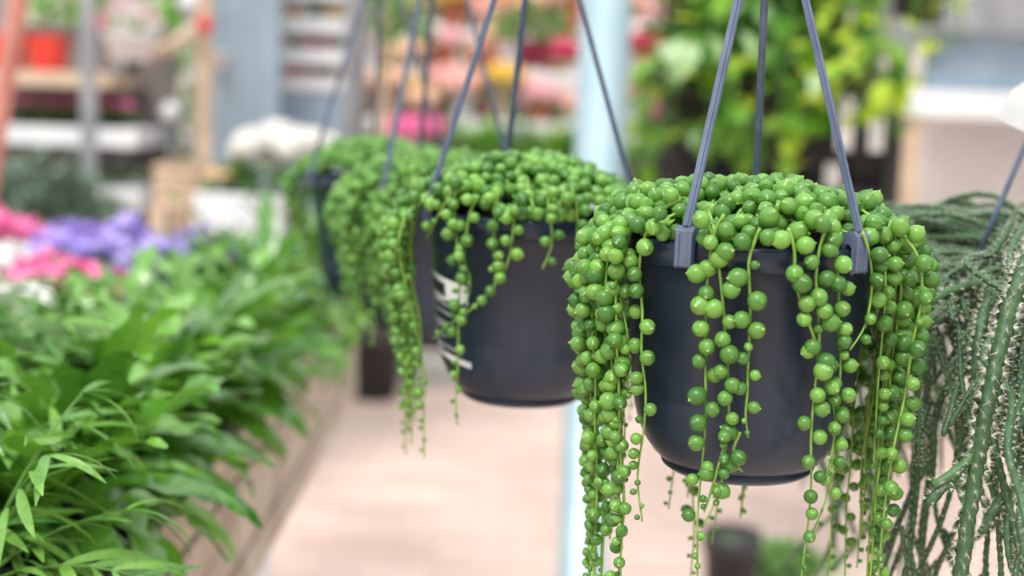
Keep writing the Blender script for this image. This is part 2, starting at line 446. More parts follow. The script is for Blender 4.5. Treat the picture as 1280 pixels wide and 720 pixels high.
def drape(c, pix, off=.0075):
    """a stem that hangs in front of a pot: its points lie on a cylinder just outside the rim"""
    out = []
    for px, py in pix:
        v = (MC.to_3x3() @ Vector(((px - 640) / FPX, -(py - 360) / FPX, -1)))
        ox, oy = -c.x, EYE.y - c.y
        a = v.x**2 + v.y**2; b = 2 * (ox * v.x + oy * v.y); q = ox**2 + oy**2 - (RIM + off)**2
        D = b * b - 4 * a * q
        t = (-b - math.sqrt(D)) / (2 * a) if D > 0 else -b / (2 * a)
        out.append(EYE + v * t)
    return smooth_path(out, 4)

C1, C2, C3, C4 = P(937, 297, .945), P(660, 266, 1.19), P(540, 245, 1.54), P(472, 221, 1.82)
z_rim = EYE.z - .10
for q in (C1, C2, C3, C4): print('rim', tuple(round(x, 3) for x in q))

S1 = [
 [(850,248),(829,262),(808,290),(799,336),(803,390),(802,440),(807,491),(805,534),(797,596),(803,652)],
 [(905,268),(893,293),(884,352),(882,438),(882,518),(878,577),(872,643),(872,740)],
 [(880,270),(891,297),(901,352),(909,453),(911,518),(905,577),(899,616),(878,660)],
 [(950,285),(938,317),(936,344),(938,387),(935,453),(934,492),(932,520),(935,547)],
 [(985,285),(993,313),(995,356),(1016,418),(1026,460),(1040,500),(1044,530),(1040,580),(1032,625),(1012,675)],
 [(1035,280),(1026,305),(1020,344),(1024,403),(1022,453),(1014,537),(1014,588),(1012,635),(1000,735)],
 [(1050,290),(1044,325),(1048,356),(1048,414),(1051,453),(1048,490),(1042,553),(1032,600)],
 [(1078,290),(1087,319),(1090,356),(1082,405),(1062,438)],
 [(925,540),(917,560),(920,578),(928,590)],
 [(905,560),(890,610),(880,640)],
]
rr = random.Random(3)
g1 = []
for i in range(15): g1.append((rr.uniform(158, 214), rr.choice((.12, .16, .2, .23, .26, .28)) + rr.uniform(-.02, .02), rr.uniform(.0, .022)))
for i in range(15): g1.append((rr.uniform(-32, 30), rr.choice((.14, .18, .21, .24, .27)) + rr.uniform(-.02, .02), rr.uniform(.002, .028)))
for i in range(8): g1.append((rr.uniform(50, 140), rr.uniform(.19, .27), rr.uniform(.0, .012)))
planter(C1, (235, 309, 79), .248, 'slate pot of string-of-pearls with long bead strands down its bare front', [drape(C1, q) for q in S1], g1, 300, 11, dome=(.03, 350), bead=.0056)
S2 = [
 [(580,235),(568,245),(570,290),(575,330),(574,365),(573,420),(572,465),(570,505),(572,532)],
 [(598,245),(588,265),(582,300),(580,325),(588,352),(582,385)],
 [(622,240),(620,262),(617,300),(620,330),(618,358)],
 [(655,240),(645,258),(640,300),(634,330),(618,358),(592,384),(564,404),(541,424)],
 [(690,235),(685,258),(690,290),(688,312),(678,336)],
 [(715,235),(721,258),(722,285),(720,305)],
 [(565,240),(552,262),(540,285),(533,298)],
]
g2 = [(rr.uniform(172, 212), rr.choice((.1, .14, .17, .2)) + rr.uniform(-.02, .015), rr.uniform(.002, .03)) for i in range(16)]
g2 += [(rr.uniform(-40, 30), rr.uniform(.08, .2), rr.uniform(.0, .025)) for i in range(9)]
planter(C2, (205, 104, 356), .29, 'slate pot of string-of-pearls with a white printed sticker on its side', [drape(C2, q) for q in S2], g2, 300, 22, (178, 233, -.114, -.046, .01), dome=(.04, 430))
g3 = [(rr.uniform(186, 250), rr.choice((.09, .12, .14)) + rr.uniform(-.02, .02), rr.uniform(.002, .02)) for i in range(28)]
g3 += [(rr.uniform(-60, 40), rr.uniform(.05, .14), rr.uniform(.0, .02)) for i in range(8)]
planter(C3, (239, 104, 0), .32, 'slate pot of string-of-pearls overgrown along one side, between sticker pot and last pot', (), g3, 0, 33, lo=True, dome=(.042, 330))
g4 = [(rr.uniform(140, 182), rr.choice((.06, .08, .11)) + rr.uniform(-.02, .02), rr.uniform(.0, .03)) for i in range(16)]
g4 += [(rr.uniform(285, 380), rr.uniform(.05, .12), rr.uniform(.0, .02)) for i in range(12)]
planter(C4, (207, 100, 2), .30, 'slate pot of string-of-pearls hanging last in the row, beside white flowers', (), g4, 0, 44, lo=True, dome=(.04, 330))

# the rail that the row hangs from (above the frame)
pts = [C1 + Vector((.09, -.25, .30)), C1 + Vector((0, 0, .30)), C2 + Vector((0, 0, .328)), C3 + Vector((0, 0, .358)), C4 + Vector((0, 0, .338)), C4 + Vector((-.2, .6, .338))]
rl = MB().tube(smooth_path(pts, 6), .0075, 10).build('trim_1', M['steel_grey']); structure(rl)

# ------------------------------------------------------------------ mistletoe cactus in its hanging pot
def cactus_stem(path, r, rnd, dens=1.0, ribs=5, rings=None):
    """a ribbed, knobbly stem and the bristle tufts on its edges"""
    L = sum((b - a).length for a, b in zip(path, path[1:])); n = ribs * 2
    k = len(path); vs = []; fs = []; br = MB()
    T0 = (path[1] - path[0]).normalized(); N = T0.orthogonal().normalized(); s = 0; step = r * 2.1
    for i, p in enumerate(path):
        T = (path[min(i + 1, k - 1)] - path[max(i - 1, 0)]).normalized(); N = (N - T * N.dot(T)).normalized(); B = T.cross(N)
        f = i / (k - 1); tp = 1 if f < .9 else max(.25, 1 - ((f - .9) / .1) ** 2 * .8)
        for j in range(n):
            an = 2 * PI * j / n + .25 * math.sin(i * .7); ph = (i + (j // 2)) % 2
            q = r * tp * ((.95 + .22 * ph) if j % 2 == 0 else .84)
            d = N * math.cos(an) + B * math.sin(an); vs.append(p + d * q)
            if j % 2 == 0 and ph and i < k - 1:
                for h in range(max(2, int(7 * dens))):
                    e = (d * rnd.uniform(.6, 1.2) + T * rnd.uniform(-.9, 1.1) + Vector((rnd.uniform(-.5, .5), rnd.uniform(-.5, .5), rnd.uniform(-.5, .5)))).normalized()
                    ln = r * rnd.uniform(.6, 1.7); w = e.orthogonal().normalized() * (.0001 + r * .014)
                    o = p + d * q * .96
                    br.add([o - w, o + w, o + e * ln], [(0, 1, 2)])
        s += 1
    for i in range(k - 1):
        for j in range(n): fs.append((i*n+j, i*n+(j+1) % n, (i+1)*n+(j+1) % n, (i+1)*n+j))
    fs += [tuple(range(n))[::-1], tuple((k-1)*n+j for j in range(n))]
    return MB().add(vs, fs), br
def resample(path, step):
    out = [path[0]]; acc = 0
    for a, b in zip(path, path[1:]):
        L = (b - a).length; t = step - acc
        while t <= L: out.append(a.lerp(b, t / L)); t += step
        acc = (acc + L) % step
    out.append(path[-1])
    return out if len(out) > 3 else path
CR = P(1348, 336, 1.16)
def cactus_planter():
    rnd = random.Random(5); base = CR - Vector((0, 0, POT_H))
    root = thing('hanging_cactus', base, 'bristly dark green mistletoe cactus trailing from its hanging pot', 'hanging plant')
    rim = Vector((0, 0, POT_H)); Mr = Matrix.Translation(rim)
    MB().lathe(POT_PROF, 48, Mr).build('pot', M['pot'], root)
    MB().lathe([(.0806, -.012), (.04, -.006), (0, -.004)], 24, Mr).build('soil', M['soil'], root)
    hook = rim + Vector((0, 0, .25))
    for dg in (190, 310, 70):
        a = R(dg); u = Vector((math.cos(a), math.sin(a), 0)); w = Vector((-u.y, u.x, 0)); foot = rim + u * .0885 + Vector((0, 0, .01))
        st = MB().tube([foot.lerp(hook, t / 6) for t in range(7)], .0024, 8).build('hanger_strap', M['strap'], root)
        cb = MB().box((-.012, -.006, -.02), (.004, .006, .012), Matrix.Translation(rim + u * .0885) @ Matrix.Rotation(a, 4, 'Z'))
        bevel(cb.build('rim_clip', M['strap'], st, False), .001)
    MB().tube(smooth_path([hook + Vector((0, 0, -.004)), hook + Vector((0, 0, .012)), hook + Vector((.011, 0, .026)), hook + Vector((0, 0, .038)), hook + Vector((-.011, 0, .028))], 4), .0022, 8).build('hook', M['strap'], root)
    stems = []
    def px(l): return smooth_path([P(*q) - base for q in l], 5)
    # the thick stem in front and its fork
    stems.append((px([(1330,250,1.0),(1292,310,.93),(1262,385,.9),(1246,450,.89),(1232,520,.885),(1222,580,.885),(1212,640,.885),(1203,700,.885),(1192,770,.885)]), .0046, 2.8))
    stems.append((px([(1228,555,.89),(1205,580,.885),(1185,596,.88),(1166,607,.88)]), .0032, 1.8))
    stems.append((px([(1200,586,.885),(1186,602,.882),(1172,616,.88),(1158,632,.88)]), .0032, 1.8))
    stems.append((px([(1262,530,.92),(1255,545,.9),(1275,535,.9),(1290,520,.9)]), .0032, 1.8))
    stems.append((px([(1290,500,.92),(1268,545,.9),(1258,572,.9)]), .003, 1.8))
    stems.append((px([(1300,600,.95),(1262,612,.93),(1240,640,.92),(1226,668,.92)]), .003, 1.5))
    stems.append((px([(1240,330,1.05),(1238,365,1.0),(1228,400,.97),(1222,440,.96),(1218,480,.96)]), .0036, 2.0))
    stems.append((px([(1300,300,1.1),(1250,345,1.02),(1200,360,1.0),(1165,375,.99),(1140,400,1.0)]), .0034, 1.8))
    stems.append((px([(1290,330,1.1),(1240,372,1.03),(1190,390,1.0),(1160,410,1.0),(1130,440,1.01)]), .0034, 1.8))
    for i in range(420):
        th = R(rnd.uniform(110, 300)) if i % 9 else R(rnd.uniform(-50, 100))
        flat_ = i % 3 == 0
        p = rim + Vector((math.cos(th), math.sin(th), 0)) * rnd.uniform(.02, .06) + Vector((0, 0, rnd.uniform(0, .03)))
        d = Vector((math.cos(th), math.sin(th), rnd.uniform(.0, .45))).normalized(); pts = [p.copy()]
        for k in range(rnd.choice((3, 4, 5)) if flat_ else rnd.choice((5, 6, 7, 8, 9, 10))):
            ln = rnd.uniform(.03, .06); p = p + d * ln
            if p.x < -.135: d.x = abs(d.x) * .3
            if p.z > rim.z + .035: d.z = min(d.z, -.05)
            pts.append(p.copy() + Vector((rnd.uniform(-.004, .004), rnd.uniform(-.004, .004), 0)))
            d = (d + Vector((rnd.uniform(-.4, .4), rnd.uniform(-.4, .4), rnd.uniform(-.6, .0) if k > 0 else -.12))).normalized()
            if (p - rim).xy.length < .1 and p.z < rim.z: d = (d + Vector((p.x, p.y, 0)).normalized() * .8).normalized()
        stems.append((smooth_path(pts, 3), rnd.uniform(.0017, .0026), .8))
        if i % 2 == 0:
            q = pts[-2]; e = (d + Vector((rnd.uniform(-.9, .9), rnd.uniform(-.9, .9), rnd.uniform(-.5, .3)))).normalized(); ln = rnd.uniform(.04, .08)
            stems.append((smooth_path([q, q + e * ln * .5, q + e * ln + Vector((0, 0, -.006))], 4), rnd.uniform(.0018, .0024), .8))
    def before_strap(path):
        for p in path:
            v = MC.to_3x3().transposed() @ (p + base - EYE); x = 640 + FPX * v.x / -v.z; y = 360 - FPX * v.y / -v.z
            if y < 318 and abs(x - (1213 + (325 - y) * .394)) < 16 and -v.z < 1.17: return True
        return False
    stems = stems[:9] + [q for q in stems[9:] if not before_strap(q[0])]
    stems = stems[:9] + sorted(stems[9:], key=lambda q: min(depth(p + base) for p in q[0]))
    single = stems[:300]; rest = stems[300:]
    for path, r, dn in single:
        b, br = cactus_stem(resample(path, r * .85 if r > .0035 else r * 1.5), r, rnd, dn)
        o = b.build('stem', M['cactus'], root)
        if br.v: br.build('bristles', M['bristle'], o, False)['kind'] = 'stuff'
    if rest:
        mb = MB(); bb = MB()
        for path, r, dn in rest:
            b, br = cactus_stem(resample(path, r * 1.5), r, rnd, dn); mb.add(b.v, b.f); bb.add(br.v, br.f)
        mb.build('stem_mass', M['cactus'], root)['kind'] = 'stuff'
        bb.build('bristle_mass', M['bristle'], root, False)['kind'] = 'stuff'
    return root
cactus_planter()
hk_ = CR + Vector((0, 0, .2885))
structure(MB().tube([hk_ + Vector((.2, -.5, 0)), hk_, hk_ + Vector((-.4, 1.0, 0))], .0075, 10).build('trim_2', M['steel_grey']))
# a white paper tag looped on the cactus hanger
sa = R(190); sf = CR + Vector((math.cos(sa) * .0885, math.sin(sa) * .0885, .01)); tg = sf.lerp(CR + Vector((0, 0, .25)), .5) + Vector((-.0165, -.0035, 0))
mb = MB(); prof = [(-.016, 0), (.016, 0), (.016, .028), (.008, .040), (-.008, .040), (-.016, .028)]
vs = [(x, -.0004, z - .02) for x, z in prof] + [(x, .0004, z - .02) for x, z in prof]
mb.add(vs, [tuple(range(6)), tuple(range(6, 12))[::-1]] + [(i, (i+1) % 6, 6 + (i+1) % 6, 6 + i) for i in range(6)])
mb2 = [mb]
tgo = mb.build('paper_tag', M['paper'], None, False); tgo.location = tg; tgo.scale = (.85, 1, .9); tgo.rotation_euler = (R(6), R(22), R(-14))
tag(tgo, 'white paper tag hanging on the cactus pot strap', 'tag')

# ------------------------------------------------------------------ leaves
def leaf_mesh(name, m, L, W, shape, n=8, curl=.5, fold=.25, wave=0., seed=0, wn=5):
    """a leaf along +Y: two halves folded at the midrib, arched by curl, edge waved"""
    vs = []; fs = []; y = z = 0; an = 0; ph = seed * 1.7
    for i in range(n + 1):
        t = i / n
        w = W * .5 * shape(t)
        up = Vector((0, -math.sin(an), math.cos(an)))
        wl = wave * W * math.sin(t * wn * PI * 2 + ph); wr = wave * W * math.sin(t * wn * PI * 2 + ph + 1.9)
        c = Vector((0, y, z))
        vs += [c + Vector((-w, 0, 0)) + up * (w * fold + wl), c, c + Vector((w, 0, 0)) + up * (w * fold + wr)]
        y += math.cos(an) * L / n; z += math.sin(an) * L / n; an -= curl / n
    for i in range(n):
        a = i * 3; fs += [(a, a+1, a+4, a+3), (a+1, a+2, a+5, a+4)]
    return MB().add(vs, fs).mesh(name, m)
lance = lambda t: max(.04, math.sin(PI * min(1, t * .92 + .06)) ** .8)
strap_ = lambda t: max(.05, (min(1, t * 4 + .25)) * (1 if t < .6 else max(.04, 1 - ((t - .6) / .4) ** 2)))
def lobed(t): return strap_(t) * (1 + .4 * math.sin(t * 19))
def arrow(t): return (.95 if t < .1 else 1.25 if t < .24 else .8 if t < .4 else .86 if t < .55 else .62 if t < .75 else .36 if t < .93 else .03)
heart = lambda t: max(.03, math.sin(PI * min(1, (t * .9 + .1)) ** .75) ** .75)
def variants(name, m, L, W, sh, k=4, **kw):
    return [leaf_mesh(name, m, L, W, sh, seed=i, curl=kw.get('curl', .6) * (.5 + .33 * i), **{q: v for q, v in kw.items() if q != 'curl'}) for i in range(k)]
FERN = variants('leaf', LEAF['fern'], 1, .185, lobed, n=14, curl=1.1, fold=.2, wave=.13, wn=3)
FERN2 = variants('leaf', LEAF['fern'], 1, .2, lance, n=10, curl=1.0, fold=.25, wave=.08, wn=3)
LEAFLET = variants('leaflet', LEAF['palm'], 1, .125, lance, n=6, curl=.7, fold=.3)
VARI = variants('leaf', LEAF['light'], 1, .52, arrow, n=16, curl=.4, fold=.12, wave=.05, wn=2)
PALE = variants('leaf', LEAF['light'], 1, .74, heart, n=7, curl=.7, fold=.22)
HEART = variants('leaf', LEAF['pothos'], 1, .74, heart, n=7, curl=.7, fold=.22)
LIME = variants('leaf', LEAF['lime'], 1, .74, heart, n=7, curl=.7, fold=.22)
ROUND = variants('leaf', LEAF['violetleaf'], 1, .85, heart, n=7, curl=.6, fold=.2)

BENCH_Z = EYE.z - .45; BENCH_X = -.325
# ------------------------------------------------------------------ plant bench
bench = thing('plant_bench', (-1.0, 1.9, 0), 'weathered grey wooden plant bench with boarded side along the aisle', 'bench')
bo = Vector(bench.location)
def bbox_(name, a, b, m, bev=.004):
    return box_obj(name, tuple(Vector(a) - bo), tuple(Vector(b) - bo), m, bench, bev)
for i in range(4):
    z1 = BENCH_Z + .035 - i * .055
    bbox_('side_board', (BENCH_X - .018 - .003 * (i % 2), .7, z1 - .051), (BENCH_X + .004 * (i % 2), 2.96, z1), M['wood'])
for i in range(11):
    x = BENCH_X - .02 - i * .11
    bbox_('top_slat', (x - .1, .72, BENCH_Z - .022), (x, 2.94, BENCH_Z), M['wood'])
bbox_('end_board', (-1.52, 2.96, BENCH_Z - .18), (BENCH_X, 2.98, BENCH_Z + .03), M['wood'])
for x in (-1.45, BENCH_X - .4):
    for y in (.8, 2.86): bbox_('leg', (x - .035, y - .035, 0), (x + .035, y + .035, BENCH_Z - .022), M['wood'])

def small_pot(root, r, h, m, rim=.008):
    return MB().lathe([(0, 0), (r * .78, 0), (r * .97, h * .8), (r, h * .8), (r * 1.06, h * .82), (r * 1.06, h), (r * .98, h), (r * .9, h * .88), (0, h * .86)], 20).build('pot', m, root)
def leafy(loc, name, label, group, leaves, n, L, seed, pot=(.05, .085), el=(10, 75), rise=.05, cat='potted plant', potm=None, width=1.0):
    rnd = random.Random(seed); root = thing(name, loc, label, cat, group, rnd.uniform(0, 6.28))
    small_pot(root, pot[0], pot[1], potm or M['blackplastic'])
    for i in range(n):
        az = i * 2.4 + rnd.uniform(-.3, .3); f = i / n; e = R(el[1] + (el[0] - el[1]) * (1 - f) + rnd.uniform(-10, 10))
        q = Vector((math.cos(az), math.sin(az), 0)) * (pot[0] * .45 * rnd.random())
        s = L * rnd.uniform(.7, 1.15)
        place(link('leaf', rnd.choice(leaves), root), q + Vector((0, 0, pot[1] * .85 + rise * f * rnd.random())), az, e, rnd.uniform(-.5, .5), (s * width, s, s))
    return root
def palm(loc, label, seed, nf=8, L=.2, s=.085, el=(25, 80), az0=0):
    rnd = random.Random(seed); root = thing('parlour_palm', loc, label, 'potted plant', 'feathery young palms on the bench', rnd.uniform(0, 6.28))
    small_pot(root, .05, .085, M['blackplastic'])
    for i in range(nf):
        az = i * 2.4 + rnd.uniform(-.3, .3); e = R(rnd.uniform(*el)); ln = L * rnd.uniform(.75, 1.15); pts = []
        p = Vector((0, 0, .07)); d = Vector((math.cos(az) * math.cos(e), math.sin(az) * math.cos(e), math.sin(e)))
        for k in range(8):
            pts.append(p.copy()); p += d * ln / 7; d = (d + Vector((0, 0, -.11))).normalized()
        fr = MB().tube(pts, lambda t: .0022 - .0015 * t, 5).build('frond', LEAF['palm'], root)
        for k in range(2, 8):
            d = (pts[k] - pts[k - 1]).normalized(); a0 = math.atan2(d.y, d.x)
            for sd in ((-1, 1) if k < 7 else (-1, 0, 1)):
                o = link('leaflet', rnd.choice(LEAFLET), fr); q = s * rnd.uniform(.8, 1.15) * (1 - .06 * abs(k - 4))
                place(o, pts[k], a0 + sd * rnd.uniform(.6, .95), R(rnd.uniform(-20, 25)), rnd.uniform(-.6, .6), q)
    return root
ORD = 'first second third fourth fifth sixth seventh eighth ninth tenth eleventh twelfth thirteenth fourteenth fifteenth sixteenth'.split()
GF = 'glossy wavy-leaved ferns along the bench edge'
def onbench(x, y): return (x + .055, y, BENCH_Z + .004)
edge = [(-.455, 2.82), (-.455, 2.64), (-.445, 2.46), (-.455, 2.28), (-.445, 2.10), (-.455, 1.94), (-.445, 1.79), (-.455, 1.65), (-.445, 1.51), (-.455, 1.38), (-.45, 1.26), (-.455, 1.14)]
inner = [(-.59, 2.66), (-.60, 2.48), (-.58, 2.28), (-.57, 2.08), (-.58, 1.90), (-.57, 1.74)]
for i, (x, y) in enumerate(edge):
    leafy(onbench(x, y), 'glossy_fern', 'glossy wavy-leaved fern at the bench edge, %s from the far bench end' % ORD[i], GF, FERN if i % 3 else FERN2, 42, .165, 100 + i, el=(-4, 66), rise=.08)
for i, (x, y) in enumerate(inner):
    leafy(onbench(x, y), 'glossy_fern', 'glossy wavy-leaved fern behind the edge row, %s from the violets' % ORD[i], 'second row of wavy-leaved ferns', FERN, 44, .145, 130 + i, el=(0, 66), rise=.08)
for i, (x, y) in enumerate([(-.58, 1.60), (-.70, 1.62), (-.57, 1.46), (-.68, 1.47), (-.57, 1.33), (-.57, 1.20), (-.56, 1.08), (-.45, 1.02), (-.69, 1.32), (-.68, 1.2)]):
    palm(onbench(x, y), 'young palm with narrow feathery leaflets, %s palm from the pink flowers' % ORD[i], 200 + i, nf=14, L=.16, s=.075)
tray = thing('plant_tray', (BENCH_X - .28, 1.75, BENCH_Z), 'shallow black plastic tray under the bench plants', 'tray')
box_obj('tray_base', (-.26, -.85, 0), (.26, .85, .003), M['blackplastic'], tray, 0)
for a, b in (((-.265, -.855, 0), (-.26, .855, .045)), ((.26, -.855, 0), (.265, .855, .045)), ((-.26, -.855, 0), (.26, -.85, .045)), ((-.26, .85, 0), (.26, .855, .045))): box_obj('tray_side', a, b, M['blackplastic'], tray, .001)
vr = leafy(onbench(-.52, 1.53), 'arrowhead_plant', 'variegated arrowhead plant with pale cream-green lobed leaves among ferns', None, VARI, 9, .12, 301, pot=(.025, .085), el=(0, 35), rise=.16)

# ------------------------------------------------------------------ flowers
def blossom_mesh(name, m, petals=5, cup=.25):
    mb = MB()
    for i in range(petals):
        a = 2 * PI * i / petals; Mx = Matrix.Rotation(a, 4, 'Z')
        vs = [(.04, 0, 0)]; 
        for t, w in ((.35, .22), (.7, .36), (.95, .24)):
            vs += [(t, -w, cup * t * t + .05), (t, 0, cup * t * t), (t, w, cup * t * t + .05)]
        mb.add(vs, [(0, 1, 2), (0, 2, 3), (1, 4, 5, 2), (2, 5, 6, 3), (4, 7, 8, 5), (5, 8, 9, 6)], Mx)
    return mb.mesh(name, m)
def ball_mesh(name, m, n=26):
    """a full round flower head made of many petals"""
    mb = MB(); g = random.Random(4)
    for i in range(n):
        z = 1 - 1.5 * (i + .5) / n; a = i * 2.4; r_ = math.sqrt(max(0, 1 - z * z)); d = Vector((r_ * math.cos(a), r_ * math.sin(a), z))
        q = d.to_track_quat('Z', 'Y'); Mx = Matrix.LocRotScale(d * .72, q @ Quaternion((0, 0, 1), g.uniform(0, 6)), Vector((.42, .42, .42)))
        mb.add([(0, 0, 0), (1, -.5, .25), (1.1, .5, .2), (0, 1, .3), (-1, .5, .25), (-1, -.5, .2), (0, -1, .3)], [(0,1,2),(0,2,3),(0,3,4),(0,4,5),(0,5,6),(0,6,1)], Mx)
    return mb.mesh(name, m)
BLO = {k: blossom_mesh('blossom', m) for k, m in PET.items()}
BAL = {k: ball_mesh('flower_head', m) for k, m in PET.items()}
def foliage_mesh(root, m, rx, rz, z0, n, L, rnd, W=.5):
    mb = MB()
    for i in range(n):
        a = rnd.uniform(0, 6.28); b = rnd.uniform(0, 1) ** .6; h = rnd.random()
        p = Vector((rx * b * math.cos(a), rx * b * math.sin(a), z0 + rz * h * (1 - .4 * b)))
        d = Vector((math.cos(a) * (b + .3), math.sin(a) * (b + .3), rnd.uniform(-.3, 1))).normalized()
        Mx = Matrix.LocRotScale(p, d.to_track_quat('Y', 'Z') @ Quaternion((0, 1, 0), rnd.uniform(-.8, .8)), Vector((L, L, L)) * rnd.uniform(.7, 1.2))
        mb.add([(0, 0, 0), (-W/2, .4, .08), (0, .45, 0), (W/2, .4, .08), (0, 1, -.1)], [(0, 2, 1), (0, 3, 2), (1, 2, 4), (2, 3, 4)], Mx)
    return mb.build('foliage', m, root, False)
def flower(loc, name, label, group, bl, nb, br, leafm, rx, rz, potm=None, pot=(.06, .1), nl=60, L=.06, seed=0, ball=False, flat=.35, stem=0., cat='potted plant'):
    rnd = random.Random(seed); root = thing(name, loc, label, cat, group)
    small_pot(root, pot[0], pot[1], potm or M['blackplastic'])
    foliage_mesh(root, leafm, rx, rz, pot[1] * .8, nl, L, rnd)
    for i in range(nb):
        a = i * 2.4; b = math.sqrt((i + .5) / nb)
        p = Vector((rx * .95 * b * math.cos(a), rx * .95 * b * math.sin(a), pot[1] * .8 + rz + stem - rz * flat * b * b + rnd.uniform(-.01, .01)))
        me = (BAL if ball else BLO)[bl if isinstance(bl, str) else rnd.choice(bl)]
        o = link(me.name.split('.')[0], me, root); s = br * rnd.uniform(.8, 1.2)
        o.location = p; o.scale = (s, s, s); o.rotation_euler = (rnd.uniform(-.4, .4) - .5 * math.sin(a) * b - .35, rnd.uniform(-.4, .4) + .5 * math.cos(a) * b, rnd.uniform(0, 6))
    return root
def fl_at(px, py, Y, zbase=None, **k):
    p = at(px, py, Y); return (p.x, Y, zbase if zbase is not None else p.z)

# purple African violets, pink and white flowers at the far end of the bench
for i, (px, Y) in enumerate(((62, 2.30), (128, 2.34), (95, 2.52), (200, 2.28), (240, 2.46), (165, 2.56))):
    p = at(px, 380, Y)
    flower((p.x, Y, BENCH_Z), 'african_violet', 'purple african violet with grey-green leaves, %s from the pink flowers' % ORD[(0, 2, 1, 4, 5, 3)[i]], 'purple violets on the bench', 'purple', 16, .030, LEAF['violetleaf'],
           .085, .095, nl=46, L=.075, seed=400 + i, flat=.9, stem=.035, pot=(.04, .09))
for i, (px, py, Y, c, nm, lb, hh) in enumerate(((62, 352, 2.12, 'pink', 'pink_flower', 'flat-topped bright pink flowers in front of the violets', .105), (118, 365, 2.18, 'pink', 'pink_flower', 'pink flower head touching the violets, beside palms', .08),
        (-2, 300, 2.45, 'pink', 'pink_flower', 'round pink flower plant behind white flowers', .17), (-4, 385, 2.0, 'white', 'white_flower', 'low white flower plant between palms and pink flowers', .09), (2, 338, 2.25, 'white', 'white_flower', 'white flower plant just below round pink flowers', .13))):
    p = at(px, py, Y)
    flower((p.x, Y, BENCH_Z), nm, lb, None, c, 20, .026, LEAF['mid'], .075, hh, nl=40, L=.05, seed=430 + i, flat=.25, stem=.0, pot=(.055, max(.04, p.z - BENCH_Z - hh + .045)))

# ------------------------------------------------------------------ background: pillar, columns, racks
def pole(name, px, Y, r, m, label, cat, z1=3.2, sides=28):
    p = at(px, 300, Y); o = MB().lathe([(0, 0), (r * 1.7, 0), (r * 1.7, .012), (r, .014), (r, z1), (0, z1)], sides).build(name, m); o.location = (p.x, Y, 0)
    return o
o = pole('pipe_pillar', 745, 3.1, .055, M['steel'], '', ''); structure(o); o.name = 'pillar_1'
# blue-grey steel column with flanges, wooden post in front of it
def vert_beam(name, px0, px1, Y, dy, m, z1=3.2, z0=0., py=150, flange=0.):
    a = at(px0, py, Y); b = at(px1, py, Y); mb = MB().box((a.x, Y, z0), (b.x, Y + dy, z1))
    if flange: mb.box((a.x - .015, Y - .012, z0), (a.x + flange, Y, z1)).box((b.x - flange, Y - .012, z0), (b.x + .015, Y, z1))
    return bevel(mb.build(name, m, None, False), .006)
structure(vert_beam('column_1', 264, 340, 4.9, .22, M['steel_blue'], flange=.03))
o = vert_beam('wooden_post', 244, 262, 4.7, .05, M['tan'], 2.2); tag(o, 'tan wooden post standing beside the blue-grey column', 'post')
# slanted pink pole
a = at(28, -30, 3.2); b = at(-30, 330, 3.2); c_ = a + (b - a) * ((a.z - .0) / (a.z - b.z))
o = MB().tube([a + (a - b) * .6, a, b, c_], .022, 4).build('slanted_pole', M['pinkpole'], None, False); tag(o, 'slanted pink painted pole leaning beside the shelf rack', 'pole')

def rack(name, label, px0, px1, Y, dy, shelves, posts, mpost, cat='shelf rack', z0=0., z1=2.6):
    """posts and boards: shelves = list of (pixel row, px0, px1, material, thickness)"""
    a = at(px0, 150, Y); b = at(px1, 150, Y)
    root = thing(name, ((a.x + b.x) / 2, Y + dy / 2, 0), label, cat); o = Vector(root.location); out = []
    for px in posts:
        x = at(px, 150, Y).x
        for y in (Y - .02, Y + dy - .02): box_obj('post', tuple(Vector((x - .025, y, z0)) - o), tuple(Vector((x + .025, y + .04, z1)) - o), mpost, root)
    for py, p0, p1, m, th in shelves:
        z = at((p0 + p1) / 2, py, Y).z
        box_obj('shelf', tuple(Vector((at(p0, py, Y).x, Y - .01, z - th)) - o), tuple(Vector((at(p1, py, Y).x, Y + dy, z)) - o), m, root)
        out.append(z)
    return root, out
rk, zs = rack('shelf_rack', 'grey metal shelf rack holding red pots and pink cyclamens', -60, 185, 4.7, .4,
    [(88, -60, 138, M['tan'], .05), (158, -60, 172, M['white'], .062), (236, 112, 176, M['white'], .07), (300, -60, 180, M['steel_grey'], .04)], (-55, 112), M['steel_grey'])
M['taupe'] = mat('taupe_panel', srgb(134, 128, 124), .8, srgb(104, 98, 96), 6)
box_obj('back_panel', tuple(Vector((at(-60, 150, 4.7).x, 5.1, .3)) - Vector(rk.location)), tuple(Vector((at(185, 150, 4.7).x, 5.12, 1.56)) - Vector(rk.location)), M['taupe'], rk)
def square_pot(loc, w, h, m, label, group, name='square_pot', cat='pot'):
    root = thing(name, loc, label, cat, group)
    mb = MB(); k = .84
    v = [(-w*k, -w*k, 0), (w*k, -w*k, 0), (w*k, w*k, 0), (-w*k, w*k, 0), (-w, -w, h), (w, -w, h), (w, w, h), (-w, w, h)]
    q = [(x * .92, y * .92, z) for x, y, z in v[4:]] + [(x * .9, y * .9, h * .8) for x, y, z in v[4:]]
    mb.add(v + q, [(0,3,2,1), (0,1,5,4), (1,2,6,5), (2,3,7,6), (3,0,4,7), (4,5,9,8), (5,6,10,9), (6,7,11,10), (7,4,8,11), (8,9,13,12), (9,10,14,13), (10,11,15,14), (11,8,12,15), (12,13,14,15)])
    bevel(mb.build('body', m, root, False), .003)
    MB().box((-w*1.06, -w*1.06, h*.9), (w*1.06, -w, h)).box((-w*1.06, w, h*.9), (w*1.06, w*1.06, h)).box((-w*1.06, -w, h*.9), (-w, w, h)).box((w, -w, h*.9), (w*1.06, w, h)).build('rim', m, root, False)
    return root
